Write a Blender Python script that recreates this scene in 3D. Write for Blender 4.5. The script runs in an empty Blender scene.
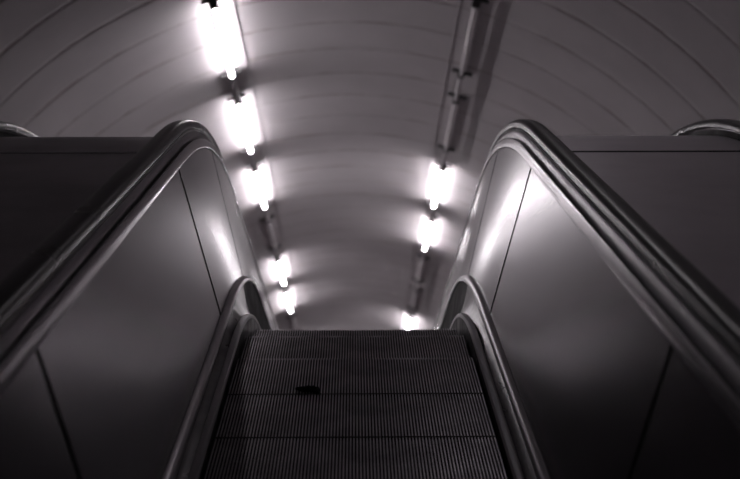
import bpy, bmesh, math, random
from mathutils import Vector, Matrix

random.seed(7)
sc = bpy.context.scene
R = math.radians

# ------------------------------------------------------------------ camera
HCAM = 1.63
F_PX = 1170.0
PITCH = 14.05
YAW = 0.74
cam_d = bpy.data.cameras.new('camera')
cam = bpy.data.objects.new('camera', cam_d)
sc.collection.objects.link(cam)
cam.location = (0, 0, HCAM)
cam.rotation_euler = (R(90 - PITCH), 0, R(-YAW))
cam_d.sensor_width = 36.0
cam_d.lens = 36.0 * F_PX / 740.0
cam_d.clip_start = 0.05
cam_d.clip_end = 200
cam_d.dof.use_dof = True
cam_d.dof.focus_distance = 4.7
cam_d.dof.aperture_fstop = 2.0
sc.camera = cam

# ------------------------------------------------------------------ world and exposure
w = bpy.data.worlds.new('world')
sc.world = w
w.use_nodes = True
w.node_tree.nodes['Background'].inputs[0].default_value = (0.010, 0.009, 0.010, 1)
w.node_tree.nodes['Background'].inputs[1].default_value = 1.0
sc.view_settings.view_transform = 'Standard'
sc.view_settings.look = 'None'
sc.view_settings.gamma = 1.0
sc.view_settings.use_curve_mapping = False
sc.view_settings.exposure = 0.0
TUBE_POWER = 69.0
sc.cycles.use_denoising = True
sc.cycles.max_bounces = 10
sc.cycles.diffuse_bounces = 6
sc.cycles.glossy_bounces = 6
sc.cycles.sample_clamp_indirect = 6.0


# ------------------------------------------------------------------ materials
def new_mat(name):
    m = bpy.data.materials.new(name)
    m.use_nodes = True
    nt = m.node_tree
    return m, nt, nt.nodes['Principled BSDF']


def ramp(nt, src, stops):
    r = nt.nodes.new('ShaderNodeValToRGB')
    r.color_ramp.interpolation = 'EASE'
    els = r.color_ramp.elements
    while len(els) < len(stops):
        els.new(0.5)
    for e, (p, c) in zip(els, stops):
        e.position = p
        e.color = (c[0], c[1], c[2], 1) if hasattr(c, '__len__') else (c, c, c, 1)
    nt.links.new(src, r.inputs[0])
    return r.outputs[0]


def noise(nt, scale, detail=4, rough=0.5, stretch=(1, 1, 1), coords='Object'):
    tc = nt.nodes.new('ShaderNodeTexCoord')
    mp = nt.nodes.new('ShaderNodeMapping')
    mp.inputs['Scale'].default_value = stretch
    nt.links.new(tc.outputs[coords], mp.inputs[0])
    n = nt.nodes.new('ShaderNodeTexNoise')
    n.inputs['Scale'].default_value = scale
    n.inputs['Detail'].default_value = detail
    n.inputs['Roughness'].default_value = rough
    nt.links.new(mp.outputs[0], n.inputs['Vector'])
    return n.outputs[0]


def bump(nt, b, src, strength, dist):
    bn = nt.nodes.new('ShaderNodeBump')
    bn.inputs['Strength'].default_value = strength
    bn.inputs['Distance'].default_value = dist
    nt.links.new(src, bn.inputs['Height'])
    nt.links.new(bn.outputs[0], b.inputs['Normal'])


def metal(name, c0, c1, r0, r1, scale=3.0, stretch=(1, 1, 1), aniso=0.0, brush=None, metallic=1.0):
    m, nt, b = new_mat(name)
    n = noise(nt, scale, 6, 0.6, stretch)
    nt.links.new(ramp(nt, n, [(0.3, c0), (0.7, c1)]), b.inputs['Base Color'])
    nt.links.new(ramp(nt, n, [(0.3, r1), (0.7, r0)]), b.inputs['Roughness'])
    b.inputs['Metallic'].default_value = metallic
    b.inputs['Anisotropic'].default_value = aniso
    if brush:
        bump(nt, b, noise(nt, 60, 3, 0.6, brush), 0.12, 0.002)
    return m


M = {}
PANEL_ROT = 0.25
M['panel'] = metal('brushed_panel_metal', (0.13, 0.122, 0.131), (0.16, 0.15, 0.161), 0.24, 0.245, 0.9, aniso=0.85)
_nt = M['panel'].node_tree
_tg = _nt.nodes.new('ShaderNodeTangent')
_tg.direction_type = 'UV_MAP'
_nt.links.new(_tg.outputs[0], _nt.nodes['Principled BSDF'].inputs['Tangent'])
_nt.nodes['Principled BSDF'].inputs['Anisotropic Rotation'].default_value = PANEL_ROT
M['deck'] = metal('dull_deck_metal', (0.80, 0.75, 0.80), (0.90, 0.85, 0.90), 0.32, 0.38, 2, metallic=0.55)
M['guide'] = metal('dull_guide_metal', (0.20, 0.188, 0.202), (0.25, 0.235, 0.252), 0.30, 0.36, 2)
M['trim'] = metal('worn_trim_metal', (0.24, 0.23, 0.24), (0.30, 0.285, 0.30), 0.20, 0.26, 1.5)
M['bright'] = metal('polished_bead_metal', (0.66, 0.62, 0.66), (0.74, 0.70, 0.74), 0.34, 0.42, 2, metallic=0.0)
M['bead'] = metal('worn_bead_metal', (0.30, 0.285, 0.30), (0.38, 0.36, 0.38), 0.28, 0.34, 2)
M['inner'] = metal('scuffed_inner_deck_metal', (0.025, 0.023, 0.025), (0.08, 0.075, 0.08), 0.26, 0.36, 5)
M['skirt'] = metal('dark_skirt_metal', (0.02, 0.018, 0.02), (0.05, 0.045, 0.05), 0.4, 0.6, 8, metallic=0.6)
M['deckdark'] = metal('dark_deck_metal', (0.30, 0.28, 0.30), (0.38, 0.355, 0.38), 0.32, 0.40, 2)  # left deck, a darker tone than the right deck
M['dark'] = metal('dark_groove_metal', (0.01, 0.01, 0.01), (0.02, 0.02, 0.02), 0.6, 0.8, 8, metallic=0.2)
M['step'] = metal('cast_step_metal', (0.34, 0.32, 0.35), (0.56, 0.53, 0.57), 0.36, 0.46, 5, metallic=1.0)
M['steplow'] = metal('dark_step_body', (0.008, 0.008, 0.009), (0.02, 0.018, 0.02), 0.6, 0.8, 8, metallic=0.1)

m, nt, b = new_mat('black_rubber')
n = noise(nt, 2, 2, 0.5)
nt.links.new(ramp(nt, n, [(0.3, (0.016, 0.014, 0.017)), (0.7, (0.026, 0.023, 0.027))]), b.inputs['Base Color'])
nt.links.new(ramp(nt, n, [(0.3, 0.27), (0.75, 0.32)]), b.inputs['Roughness'])
b.inputs['Specular IOR Level'].default_value = 0.5
M['rubber'] = m

# tunnel paint: off-white lining with grime, joint stains run along each ring joint (ring index in the UV map)
m, nt, b = new_mat('painted_tunnel_lining')
n1 = noise(nt, 0.8, 6, 0.6)
base = ramp(nt, n1, [(0.25, (0.38, 0.355, 0.367)), (0.75, (0.46, 0.435, 0.447))])
uv = nt.nodes.new('ShaderNodeUVMap')
sep = nt.nodes.new('ShaderNodeSeparateXYZ')
nt.links.new(uv.outputs[0], sep.inputs[0])
fr = nt.nodes.new('ShaderNodeMath'); fr.operation = 'FRACT'
nt.links.new(sep.outputs[1], fr.inputs[0])
ds = nt.nodes.new('ShaderNodeMath'); ds.operation = 'SUBTRACT'
nt.links.new(fr.outputs[0], ds.inputs[0]); ds.inputs[1].default_value = 0.5
ab = nt.nodes.new('ShaderNodeMath'); ab.operation = 'ABSOLUTE'
nt.links.new(ds.outputs[0], ab.inputs[0])          # 0.5 exactly at a joint
stain = ramp(nt, ab.outputs[0], [(0.455, 0.0), (0.488, 1.0)])
n2 = noise(nt, 2.2, 5, 0.65)
patch = ramp(nt, n2, [(0.42, 0.08), (0.62, 1.0)])
mul = nt.nodes.new('ShaderNodeMath'); mul.operation = 'MULTIPLY'
nt.links.new(stain, mul.inputs[0]); nt.links.new(patch, mul.inputs[1])
mul2 = nt.nodes.new('ShaderNodeMath'); mul2.operation = 'MULTIPLY'
nt.links.new(mul.outputs[0], mul2.inputs[0]); mul2.inputs[1].default_value = 0.75
mix = nt.nodes.new('ShaderNodeMix'); mix.data_type = 'RGBA'
nt.links.new(mul2.outputs[0], mix.inputs[0])
nt.links.new(base, mix.inputs[6])
mix.inputs[7].default_value = (0.20, 0.13, 0.12, 1)
nt.links.new(mix.outputs[2], b.inputs['Base Color'])
b.inputs['Roughness'].default_value = 0.42
M['lining'] = m

m, nt, b = new_mat('absorbing_hall_lining')
nt.links.new(ramp(nt, noise(nt, 1, 4, 0.6), [(0.3, (0.14, 0.13, 0.135)), (0.7, (0.20, 0.19, 0.195))]), b.inputs['Base Color'])
b.inputs['Roughness'].default_value = 0.7
M['hall'] = m  # unseen hall darkened to soak up bounced light

m, nt, b = new_mat('grimy_floor')
nt.links.new(ramp(nt, noise(nt, 5, 6, 0.6), [(0.3, (0.05, 0.045, 0.05)), (0.7, (0.09, 0.08, 0.085))]), b.inputs['Base Color'])
b.inputs['Roughness'].default_value = 0.6
M['floor'] = m

m, nt, b = new_mat('grey_fixture_paint')
nt.links.new(ramp(nt, noise(nt, 6, 4, 0.6), [(0.3, (0.42, 0.40, 0.41)), (0.7, (0.55, 0.52, 0.54))]), b.inputs['Base Color'])
b.inputs['Roughness'].default_value = 0.45
M['plate'] = m
m, nt, b = new_mat('dark_socket_plastic')
nt.links.new(ramp(nt, noise(nt, 20, 3, 0.6), [(0.3, (0.05, 0.05, 0.05)), (0.7, (0.10, 0.095, 0.10))]), b.inputs['Base Color'])
b.inputs['Roughness'].default_value = 0.5
M['socket'] = m
m, nt, b = new_mat('grey_conduit_paint')
nt.links.new(ramp(nt, noise(nt, 8, 3, 0.6), [(0.3, (0.36, 0.34, 0.35)), (0.7, (0.44, 0.41, 0.43))]), b.inputs['Base Color'])
b.inputs['Roughness'].default_value = 0.4
M['conduit'] = m
m, nt, b = new_mat('dead_tube_glass')
nt.links.new(ramp(nt, noise(nt, 4, 3, 0.6), [(0.3, (0.55, 0.52, 0.54)), (0.7, (0.66, 0.63, 0.65))]), b.inputs['Base Color'])
b.inputs['Roughness'].default_value = 0.12
M['deadtube'] = m
m, nt, b = new_mat('lit_tube_glass')
nt.links.new(ramp(nt, noise(nt, 3, 2, 0.5), [(0.3, (1.0, 0.935, 0.975)), (0.7, (1.0, 0.95, 0.985))]), b.inputs['Emission Color'])
b.inputs['Base Color'].default_value = (0.8, 0.8, 0.8, 1)
b.inputs['Emission Strength'].default_value = TUBE_POWER
M['littube'] = m
m = m.copy()
m.name = 'dim_fill_tube_glass'
m.node_tree.nodes['Principled BSDF'].inputs['Emission Strength'].default_value = TUBE_POWER * 0.24  # dimmed glow for the added fill tube
M['faintube'] = m
m, nt, b = new_mat('black_rag_fabric')
nt.links.new(ramp(nt, noise(nt, 60, 4, 0.6), [(0.3, (0.006, 0.005, 0.006)), (0.7, (0.02, 0.018, 0.02))]), b.inputs['Base Color'])
b.inputs['Roughness'].default_value = 0.95
M['scrap'] = m


# ------------------------------------------------------------------ mesh helpers
def link_mesh(name, verts, faces, mat, parent=None, smooth=False, uvs=None, angle=35, flip=False):
    me = bpy.data.meshes.new(name)
    me.from_pydata([tuple(v) for v in verts], [], faces)
    if uvs is not None:
        lay = me.uv_layers.new(name='UVMap')
        for lp in me.loops:
            lay.data[lp.index].uv = uvs[lp.vertex_index]
    bm = bmesh.new()
    bm.from_mesh(me)
    bmesh.ops.recalc_face_normals(bm, faces=bm.faces)
    if flip:
        bmesh.ops.reverse_faces(bm, faces=bm.faces)
    if smooth:
        for f in bm.faces:
            f.smooth = True
        lim = R(angle)
        for e in bm.edges:
            if len(e.link_faces) == 2 and e.calc_face_angle(0) > lim:
                e.smooth = False
    bm.to_mesh(me)
    bm.free()
    me.materials.append(M[mat])
    o = bpy.data.objects.new(name, me)
    sc.collection.objects.link(o)
    if parent:
        o.parent = parent
    return o


def empty(name, loc, label, cat, group=None):
    o = bpy.data.objects.new(name, None)
    o.empty_display_size = 0.2
    sc.collection.objects.link(o)
    o.location = loc
    o['label'] = label
    o['category'] = cat
    if group:
        o['group'] = group
    return o


def structure(o):
    o['kind'] = 'structure'
    return o


def grid_sweep(rings, closed=True, caps=True, off=0):
    """rings: list of equal-length rings of points -> verts, faces"""
    n = len(rings[0])
    verts = [p for r in rings for p in r]
    faces = []
    for i in range(len(rings) - 1):
        for j in range(n if closed else n - 1):
            k = (j + 1) % n
            faces.append((off + i * n + j, off + i * n + k, off + (i + 1) * n + k, off + (i + 1) * n + j))
    if closed and caps:
        faces.append(tuple(off + j for j in range(n))[::-1])
        faces.append(tuple(off + (len(rings) - 1) * n + j for j in range(n)))
    return verts, faces


def box_part(name, size, center, mat, parent, bevel=0.0, rot=None):
    sx, sy, sz = [s / 2 for s in size]
    vs = [Vector((x, y, z)) for x in (-sx, sx) for y in (-sy, sy) for z in (-sz, sz)]
    fs = [(0, 1, 3, 2), (4, 6, 7, 5), (0, 4, 5, 1), (2, 3, 7, 6), (0, 2, 6, 4), (1, 5, 7, 3)]
    if rot:
        vs = [rot @ v for v in vs]
    o = link_mesh(name, [v + Vector(center) for v in vs], fs, mat, parent)
    if bevel:
        bm = bmesh.new(); bm.from_mesh(o.data)
        bmesh.ops.bevel(bm, geom=bm.edges[:], offset=bevel, segments=2, affect='EDGES')
        bm.to_mesh(o.data); bm.free()
    return o


# ------------------------------------------------------------------ the escalator's side curve
Z0, SA, RA = 0.80, 5.05, 3.60        # reference height, start of crest, radius there
SB, RB, ZB = 4.65, 2.05, 0.045       # the skirt's own, tighter crest
A30 = R(30)


def base(u, s, r):
    """position along the run at arc length u -> (L, drop, nL, nz)"""
    if u <= s:
        return u, 0.0, 0.0, 1.0
    th = (u - s) / r
    if th <= A30:
        return s + r * math.sin(th), -r * (1 - math.cos(th)), math.sin(th), math.cos(th)
    d = (th - A30) * r
    return (s + r * 0.5 + d * math.cos(A30), -r * (1 - math.cos(A30)) - d * 0.5, 0.5, math.cos(A30))


def pa(a, z, u):
    L, dz, nl, nz = base(u, SA, RA)
    h = z - Z0
    return Vector((a, L + nl * h, Z0 + dz + nz * h))


def pb(a, z, u):
    L, dz, nl, nz = base(u, SB, RB)
    h = z - ZB
    return Vector((a, L + nl * h, ZB + dz + nz * h))


def urange(u0, u1, s, r, step=0.09, far=0.6):
    us = [u0]
    e = s + r * A30
    for x in (s, e):
        if u0 < x < u1:
            us.append(x)
    k = int(r * A30 / step)
    for i in range(1, k):
        x = s + (e - s) * i / k
        if u0 < x < u1:
            us.append(x)
    x = u0 + far
    while x < u1:
        if x < s or x > e:
            us.append(x)
        x += far
    us.append(u1)
    return sorted(set(us))


def sweep(name, prof, u0, u1, mat, parent, side, curve=pa, smooth=True):
    s, r = (SA, RA) if curve is pa else (SB, RB)
    rings = [[(lambda p: (side * p.x, p.y, p.z))(curve(a, z, u)) for a, z in prof] for u in urange(u0, u1, s, r)]
    v, f = grid_sweep(rings)
    uvs = [(u, a + 3 * z) for u in urange(u0, u1, s, r) for a, z in prof]
    return link_mesh(name, v, f, mat, parent, smooth, uvs)


def rounded(cx, cz, hw, hh, n=5, p=0.45):
    pts = []
    for i in range(4 * n):
        t = 2 * math.pi * i / (4 * n)
        c, s_ = math.cos(t), math.sin(t)
        pts.append((cx + hw * math.copysign(abs(c) ** p, c), cz + hh * math.copysign(abs(s_) ** p, s_)))
    return pts


U0, U1 = -0.9, 13.0
SEAMS = [U0, 0.35, 2.57, 4.82, 5.99, 8.2, 10.4, U1]


def balustrade(cx, side, label, group=None, u0=U0, u1=U1):
    root = empty('escalator_balustrade', (cx, 0, 0), label, 'balustrade', group)
    # leaning panels with open seams between them, a dark backing behind
    seams = [x for x in SEAMS if u0 < x < u1]
    seams = [u0] + seams + [u1]
    for i in range(len(seams) - 1):
        g = 0.016
        sweep('side_panel', [(0.578, 0.078), (0.7365, 0.728), (0.7465, 0.728), (0.588, 0.078)],
              seams[i] + g, seams[i + 1] - g, 'panel', root, side)
    sweep('panel_backing', [(0.581, 0.078), (0.739, 0.726), (0.765, 0.735), (0.61, 0.07)], u0, u1, 'dark', root, side)
    # bright cover band over the top of the panels
    sweep('cover_band', [(0.735, 0.732), (0.732, 0.733), (0.731, 0.736), (0.741, 0.772), (0.744, 0.776),
                         (0.749, 0.776), (0.755, 0.772), (0.755, 0.735), (0.745, 0.732)], u0, u1, 'trim', root, side)
    sweep('groove_strip', [(0.756, 0.745), (0.756, 0.760), (0.772, 0.762), (0.772, 0.74)], u0, u1, 'dark', root, side)
    # rounded guide that carries the handrail
    sweep('handrail_guide', [(0.760, 0.764), (0.758, 0.772), (0.759, 0.788), (0.764, 0.802), (0.770, 0.811),
                             (0.786, 0.813), (0.786, 0.836), (0.822, 0.836), (0.822, 0.813), (0.828, 0.80),
                             (0.828, 0.764)], u0, u1, 'guide', root, side)
    sweep('guide_backing', [(0.824, 0.760), (0.824, 0.8135), (0.831, 0.8135), (0.833, 0.80), (0.833, 0.760)],
          u0, u1, 'dark', root, side)
    sweep('guide_edge', [(0.771, 0.8135), (0.770, 0.8165), (0.772, 0.819), (0.776, 0.8195), (0.785, 0.818), (0.785, 0.8135)],
          u0, u1, 'bright', root, side)
    hr = [(0.783, 0.826), (0.774, 0.823), (0.769, 0.828), (0.768, 0.842), (0.772, 0.853), (0.781, 0.861),
          (0.796, 0.865), (0.824, 0.865), (0.840, 0.861), (0.850, 0.853), (0.855, 0.842), (0.854, 0.828),
          (0.848, 0.823), (0.824, 0.826), (0.824, 0.8375), (0.784, 0.8375)]
    sweep('handrail', hr, u0 - 0.02, u1, 'rubber', root, side)
    # foot: bead along the panel, inner deck, bead along the skirt, skirt
    sweep('panel_bead', [(0.551, 0.058), (0.550, 0.067), (0.555, 0.077), (0.565, 0.085), (0.578, 0.088),
                         (0.588, 0.080), (0.588, 0.056)], u0, u1, 'bead', root, side)
    us = urange(u0, u1, SA, RA, 0.07)
    rings = []
    vb = []
    for u in us:
        p = pa(0.558, 0.062, u)
        # matching place on the skirt's curve at the same run distance
        lo, hi = u0 - 3, u1 + 6
        for _ in range(40):
            mid = (lo + hi) / 2
            if pb(0.5, 0.04, mid).y < p.y:
                lo = mid
            else:
                hi = mid
        q = pb(0.512, 0.038, lo)
        vb.append(lo)
        m1 = p.lerp(q, 0.5) + Vector((0.006, 0, -0.004))
        ring = [p, m1, q, q + Vector((0.003, 0, -0.012)), m1 + Vector((0.006, 0, -0.012)), p + Vector((0.004, 0, -0.012))]
        rings.append([(side * v.x, v.y, v.z) for v in ring])
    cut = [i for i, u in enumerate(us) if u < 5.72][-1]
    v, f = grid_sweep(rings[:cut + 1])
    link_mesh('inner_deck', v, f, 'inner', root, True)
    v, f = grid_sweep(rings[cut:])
    low = link_mesh('inner_deck', v, f, 'dark', root, True)  # dark material paints in the shade of the hollow past the crest
    low['label'] = 'inner deck with shade painted in, falling away behind the crest'
    sweep('skirt_bead', [(0.489, 0.028), (0.489, 0.040), (0.493, 0.046), (0.505, 0.048), (0.516, 0.045), (0.520, 0.038), (0.520, 0.028)],
          vb[0], vb[-1], 'bright', root, side, pb)
    sweep('skirt', [(0.490, -0.30), (0.490, 0.030), (0.507, 0.030), (0.507, -0.30)], vb[0], vb[-1], 'skirt', root, side, pb)
    return root


# ------------------------------------------------------------------ setting: tunnel
TR, N0, X0 = 3.87, 1.415, -0.075
dv = Vector((0, math.cos(A30), -math.sin(A30)))
nv = Vector((0, math.sin(A30), math.cos(A30)))


def tp(x, nn, t):
    return Vector((x, 0, HCAM)) + dv * t + nv * nn


RING = 0.61
T_J = 10.6
NA = 112
T_M = 3.45                            # where the axis turns level
axm = tp(X0, N0, T_M)


def t_samples(t0, t1):
    out = []
    k0 = int(math.floor((t0 - T_J) / RING)) - 1
    k = k0
    while True:
        tj = T_J + k * RING
        if tj - 0.03 > t1:
            break
        for d_, dep in ((-0.05, 0), (-0.022, 0), (-0.006, 0.007), (0.006, 0.007), (0.022, 0), (0.05, 0)):
            t = tj + d_
            if t0 < t < t1:
                out.append((t, dep))
        k += 1
    return [(t0, 0)] + sorted(out) + [(t1, 0)]


def make_tunnel():
    ts = t_samples(T_M + 1.2, 46.0)
    rings, uvs = [], []
    # mitre ring and level hall behind the viewer
    mit = Vector((0, math.cos(R(15)), -math.sin(R(15))))
    pre = []
    for y in (-7.0, -3.0, 0.0):
        pre.append(('flat', y))
    for kind, y in pre:
        rings.append([Vector((X0 + TR * math.sin(a), y, axm.z + TR * math.cos(a))) for a in [2 * math.pi * j / NA for j in range(NA)]])
        uvs += [(j / NA * 40, 0.5) for j in range(NA)]
    ring = []
    for j in range(NA):
        a = 2 * math.pi * j / NA
        n_ = TR * math.cos(a)
        ring.append(Vector((X0 + TR * math.sin(a), axm.y + n_ * math.tan(R(15)), axm.z + n_)))
    rings.append(ring)
    uvs += [(j / NA * 40, 0.5) for j in range(NA)]
    for t, dep in ts:
        rings.append([tp(X0 + (TR + dep) * math.sin(a), N0 + (TR + dep) * math.cos(a), t)
                      for a in [2 * math.pi * j / NA for j in range(NA)]])
        uvs += [(j / NA * 40, (t - T_J) / RING + 100) for j in range(NA)]
    verts, faces = grid_sweep(rings, True, True)
    return verts, faces, uvs


v, f, uvs = make_tunnel()
tun = link_mesh('ceiling', v, f, 'lining', None, True, uvs, angle=24, flip=True)
structure(tun)
tun.data.materials.append(M['hall'])
for p in tun.data.polygons:
    if all(tun.data.vertices[i].index < NA * 4 for i in p.vertices):
        p.material_index = 1

# landing floor and its comb plate
fl = box_part('floor', (7.2, 9.0, 0.12), (X0, -2.33, -0.06), 'floor', None)
structure(fl)

# ------------------------------------------------------------------ escalators
balustrade(0, -1, 'left brushed metal side wall of the descending escalator, with black handrail')
balustrade(0, 1, 'right brushed metal side wall of the descending escalator, with black handrail')
CXN = 2.565
balustrade(-CXN, 1, 'handrail crest of the neighbouring escalator at the far left edge beyond the left deck')
balustrade(CXN, -1, 'handrail crest of the neighbouring escalator at the far right edge beyond the right deck')


def deck(side, label, sheet, strip):
    root = empty('deck_cover', (side * 1.2825, 0, 0), label, 'escalator deck')
    a0, a1 = 0.836, CXN - 0.836
    c = (a0 + a1) / 2
    cuts = [U0, 2.1, 4.90, 7.30, 9.6, U1]
    for i in range(len(cuts) - 1):
        g = 0.004
        prof = [(a0 - c, 0.755), (a0 - c, 0.785), (a1 - c, 0.785), (a1 - c, 0.755)]
        sweep('cover_sheet', prof, cuts[i] + g, cuts[i + 1] - g, sheet, root, side, smooth=True)
        if 0 < i:
            sweep('joint_strip', [(a0 - c, 0.780), (a0 - c, 0.787), (a1 - c, 0.787), (a1 - c, 0.780)],
                  cuts[i] - 0.013, cuts[i] + 0.013, strip, root, side)
    sweep('joint_backing', [(a0 - c, 0.72), (a0 - c, 0.753), (a1 - c, 0.753), (a1 - c, 0.72)], U0, U1, 'dark', root, side)
    return root


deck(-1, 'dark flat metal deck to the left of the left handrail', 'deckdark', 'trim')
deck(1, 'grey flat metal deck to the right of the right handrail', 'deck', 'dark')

# ------------------------------------------------------------------ steps
PITCH_R = 0.0112
SW = 0.483


def step_meshes():
    # tread: cleats run along the travel direction; the local origin is the middle of the tread's top
    prof = []
    nr = int(2 * SW / PITCH_R)
    x0 = -nr * PITCH_R / 2
    for i in range(nr):
        x = x0 + i * PITCH_R
        prof += [(x + 0.0006, -0.0075), (x + 0.0022, -0.0008), (x + 0.0027, 0.0), (x + 0.0061, 0.0), (x + 0.0066, -0.0008), (x + 0.0082, -0.0075)]
    prof += [(prof[-1][0] + 0.003, -0.0075), (prof[-1][0] + 0.003, -0.030), (prof[0][0] - 0.003, -0.030), (prof[0][0] - 0.003, -0.0075)]
    rings = [[(x, y, z) for x, z in prof] for y in (-0.194, 0.194)]
    v, f = grid_sweep(rings, True, True)
    return v, f


tv, tf = step_meshes()


def riser_mesh():
    # curved, fluted riser hanging below the step's lower edge
    rings = []
    nr = int(2 * SW / PITCH_R)
    x0 = -nr * PITCH_R / 2
    n = 8
    for i in range(n + 1):
        q = i / n
        y = 0.196 - 0.035 * q * q
        z = -0.031 - 0.20 * q
        ring = []
        for k in range(nr):
            x = x0 + k * PITCH_R
            ring += [(x, y - 0.004, z), (x + 0.002, y, z), (x + 0.0055, y, z), (x + 0.0075, y - 0.004, z)]
        ring += [(-x0, y - 0.012, z), (x0, y - 0.012, z)]
        rings.append(ring)
    return grid_sweep(rings, True, True)


rv, rf = riser_mesh()
DROPS = [(y_ - 0.045, d_) for y_, d_ in [(2.77, 0), (3.17, 0), (3.57, 0), (3.97, 0), (4.37, 0.0), (4.77, 0.040), (5.17, 0.142), (5.57, 0.30),
                                         (5.97, 0.51), (6.37, 0.735)]]
STEP_LABELS = {
    0: 'fluted metal escalator step just below the frame, hidden underfoot',
    1: 'fluted dark step nearest the comb, under the bottom edge of the photo',
    2: 'dark fluted step cut by the bottom edge of the photo',
    3: 'dark fluted step just behind the foremost one, clean across its tread',
    4: 'dark fluted step carrying the small black scrap',
    5: 'narrow looking fluted step beyond the black scrap, just starting to sink',
    6: 'farthest visible fluted step, a thin dark strip at the crest against the lit tunnel',
}
proto = None
for i, (y, dz) in enumerate(DROPS):
    if i < 1:
        continue
    lab = STEP_LABELS.get(i, 'fluted step already sunk out of sight below the crest of the escalator')
    root = empty('escalator_step', (0, y, -dz), lab, 'step', 'steps of the descending escalator')
    if proto is None:
        t = link_mesh('tread', tv, tf, 'step', root)
        t.data.materials.append(M['steplow'])          # darker material on groove sides and floors
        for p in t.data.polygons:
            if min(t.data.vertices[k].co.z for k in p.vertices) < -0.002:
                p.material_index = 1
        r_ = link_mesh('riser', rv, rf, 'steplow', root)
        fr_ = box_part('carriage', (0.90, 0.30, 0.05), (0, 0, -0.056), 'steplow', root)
        proto = root
    else:
        for ch in list(proto.children):
            c = ch.copy()
            sc.collection.objects.link(c)
            c.parent = root

# black scrap lying on a step
bm = bmesh.new()
bmesh.ops.create_icosphere(bm, subdivisions=4, radius=1.0)
for vv in bm.verts:
    x, y, z = vv.co
    k = 1 + 0.22 * math.sin(5 * x + 2 * y) + 0.15 * math.sin(9 * y + 4 * x) + 0.1 * math.sin(13 * x)
    vv.co = (x * 0.045 * k, y * 0.026 * k, max(z, -0.1) * 0.011 * (1 + 0.5 * math.sin(7 * x) * math.cos(6 * y)) + 0.002)
for ff in bm.faces:
    ff.smooth = True
me = bpy.data.meshes.new('fabric_scrap')
bm.to_mesh(me); bm.free()
me.materials.append(M['scrap'])
o = bpy.data.objects.new('fabric_scrap', me)
sc.collection.objects.link(o)
o.location = (-0.172, 4.165, 0.0)
o.rotation_euler = (0, 0, R(-12))
o['label'] = 'small black crumpled scrap lying on the fluted step, left of the middle'
o['category'] = 'litter'

# ------------------------------------------------------------------ tunnel lights
TUBE_LEN, T_PITCH, T_START = 1.574, 2.269, 9.717


def frame_at(dx):
    ang = math.asin(dx / (TR - 0.092))
    rad = Vector((math.sin(ang), 0, 0)) + nv * math.cos(ang)        # outwards from the axis
    tan = Vector((math.cos(ang), 0, 0)) - nv * math.sin(ang)
    return ang, rad, tan


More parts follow.
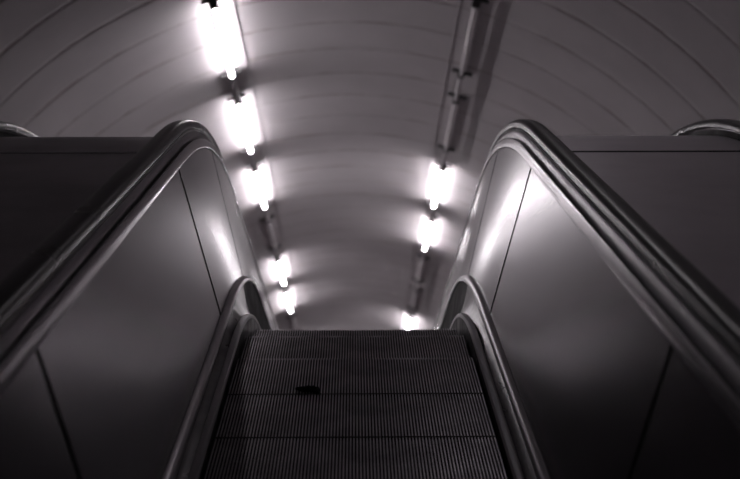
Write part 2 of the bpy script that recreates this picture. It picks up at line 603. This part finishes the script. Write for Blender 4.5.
def light(dx, n, lit, label, group, glass='littube'):
    ang, rad, tan = frame_at(dx)
    t0 = T_START + n * T_PITCH
    mid = tp(X0, N0, t0 + TUBE_LEN / 2) + rad * (TR - 0.092)
    B = Matrix((tan, dv, rad)).transposed().to_4x4()
    root = empty('tube_light', mid, label, 'tube light', group)
    root.rotation_euler = B.to_euler()

    # the mounting plate: shallow pressed pan with turned edges
    hl = TUBE_LEN / 2
    prof = [(-0.034, 0.060), (-0.026, 0.044), (0.026, 0.044), (0.034, 0.060), (0.034, 0.082), (-0.034, 0.082)]
    v, f = grid_sweep([[(x, y, z) for x, z in prof] for y in (-hl + 0.01, hl - 0.01)])
    link_mesh('mounting_batten', v, f, 'plate', root)

    def rod(name, rad_, y0, y1, mat, z=0, seg=16):
        vv, ff = grid_sweep([[(rad_ * k * math.cos(2 * math.pi * j / seg), y, z + rad_ * k * math.sin(2 * math.pi * j / seg))
                              for j in range(seg)] for y, k in ((y0, 0.8), (y0 + 0.004, 1), (y1 - 0.004, 1), (y1, 0.8))])
        return link_mesh(name, vv, ff, mat, root, True)
    tb = rod('fluorescent_tube', 0.019, -hl + 0.02, hl - 0.02, glass if lit else 'deadtube')
    for s_ in (-1, 1):
        # socket: a stand from the plate with a collar round the tube end
        box_part('socket', (0.075, 0.045, 0.085), (0, s_ * (hl - 0.002), 0.022), 'socket', root, 0.008)
        box_part('end_shield', (0.22, 0.012, 0.044), (0, s_ * (hl + 0.03), 0.060), 'socket', root, 0.003)
    # rod joining this fitting to the next one down
    rod('joining_rod', 0.024, hl + 0.037, hl + T_PITCH - TUBE_LEN - 0.045, 'conduit', 0.0)
    return root


ORD = ['first', 'second', 'third', 'fourth', 'fifth', 'sixth', 'seventh', 'eighth']
LEFT_LIT = {0: 1, 1: 1, 2: 1, 3: 0, 4: 1, 5: 1, 6: 0}
RIGHT_LIT = {0: 0, 1: 0, 2: 1, 3: 1, 4: 0, 5: 0, 6: 1}
for n in range(0, 7):
    light(-1.205, n, LEFT_LIT[n], '%s %s tube light down from the top in the left ceiling row'
          % (ORD[n], 'glowing' if LEFT_LIT[n] else 'unlit'), 'left row of tunnel tube lights')
    light(1.185, n, RIGHT_LIT[n], '%s %s tube light down from the top in the right ceiling row'
          % (ORD[n], 'glowing' if RIGHT_LIT[n] else 'unlit'), 'right row of tunnel tube lights')


for n in (7, 8):  # unseen tubes added to brighten the far ceiling
    for dx, side in ((-1.205, 'left'), (1.185, 'right')):
        light(dx, n, True, 'added glowing tube light far down the tunnel, unseen behind the crest of the steps',
              'added tunnel tube lights below the crest')


light(1.185, -2, True, 'faint fill tube light added out of view above the frame, right ceiling row',
      'right row of tunnel tube lights', 'faintube')  # unseen tube added as dim fill on the right deck


def conduit(dx, label):
    ang, rad, tan = frame_at(dx)
    rings = []
    for i in range(30):
        t = 6.0 + i * 0.95
        c = tp(X0, N0, t) + rad * (TR - 0.008)
        rings.append([c + tan * 0.0055 * math.cos(k * math.pi / 4) + rad * 0.0055 * math.sin(k * math.pi / 4) for k in range(8)])
    v, f = grid_sweep(rings)
    o = link_mesh('cable_conduit', v, f, 'conduit', None, True)
    o['label'] = label
    o['category'] = 'conduit'


conduit(-1.03, 'thin painted conduit along the ceiling beside the left light row')
conduit(1.03, 'thin painted conduit along the ceiling beside the right light row')
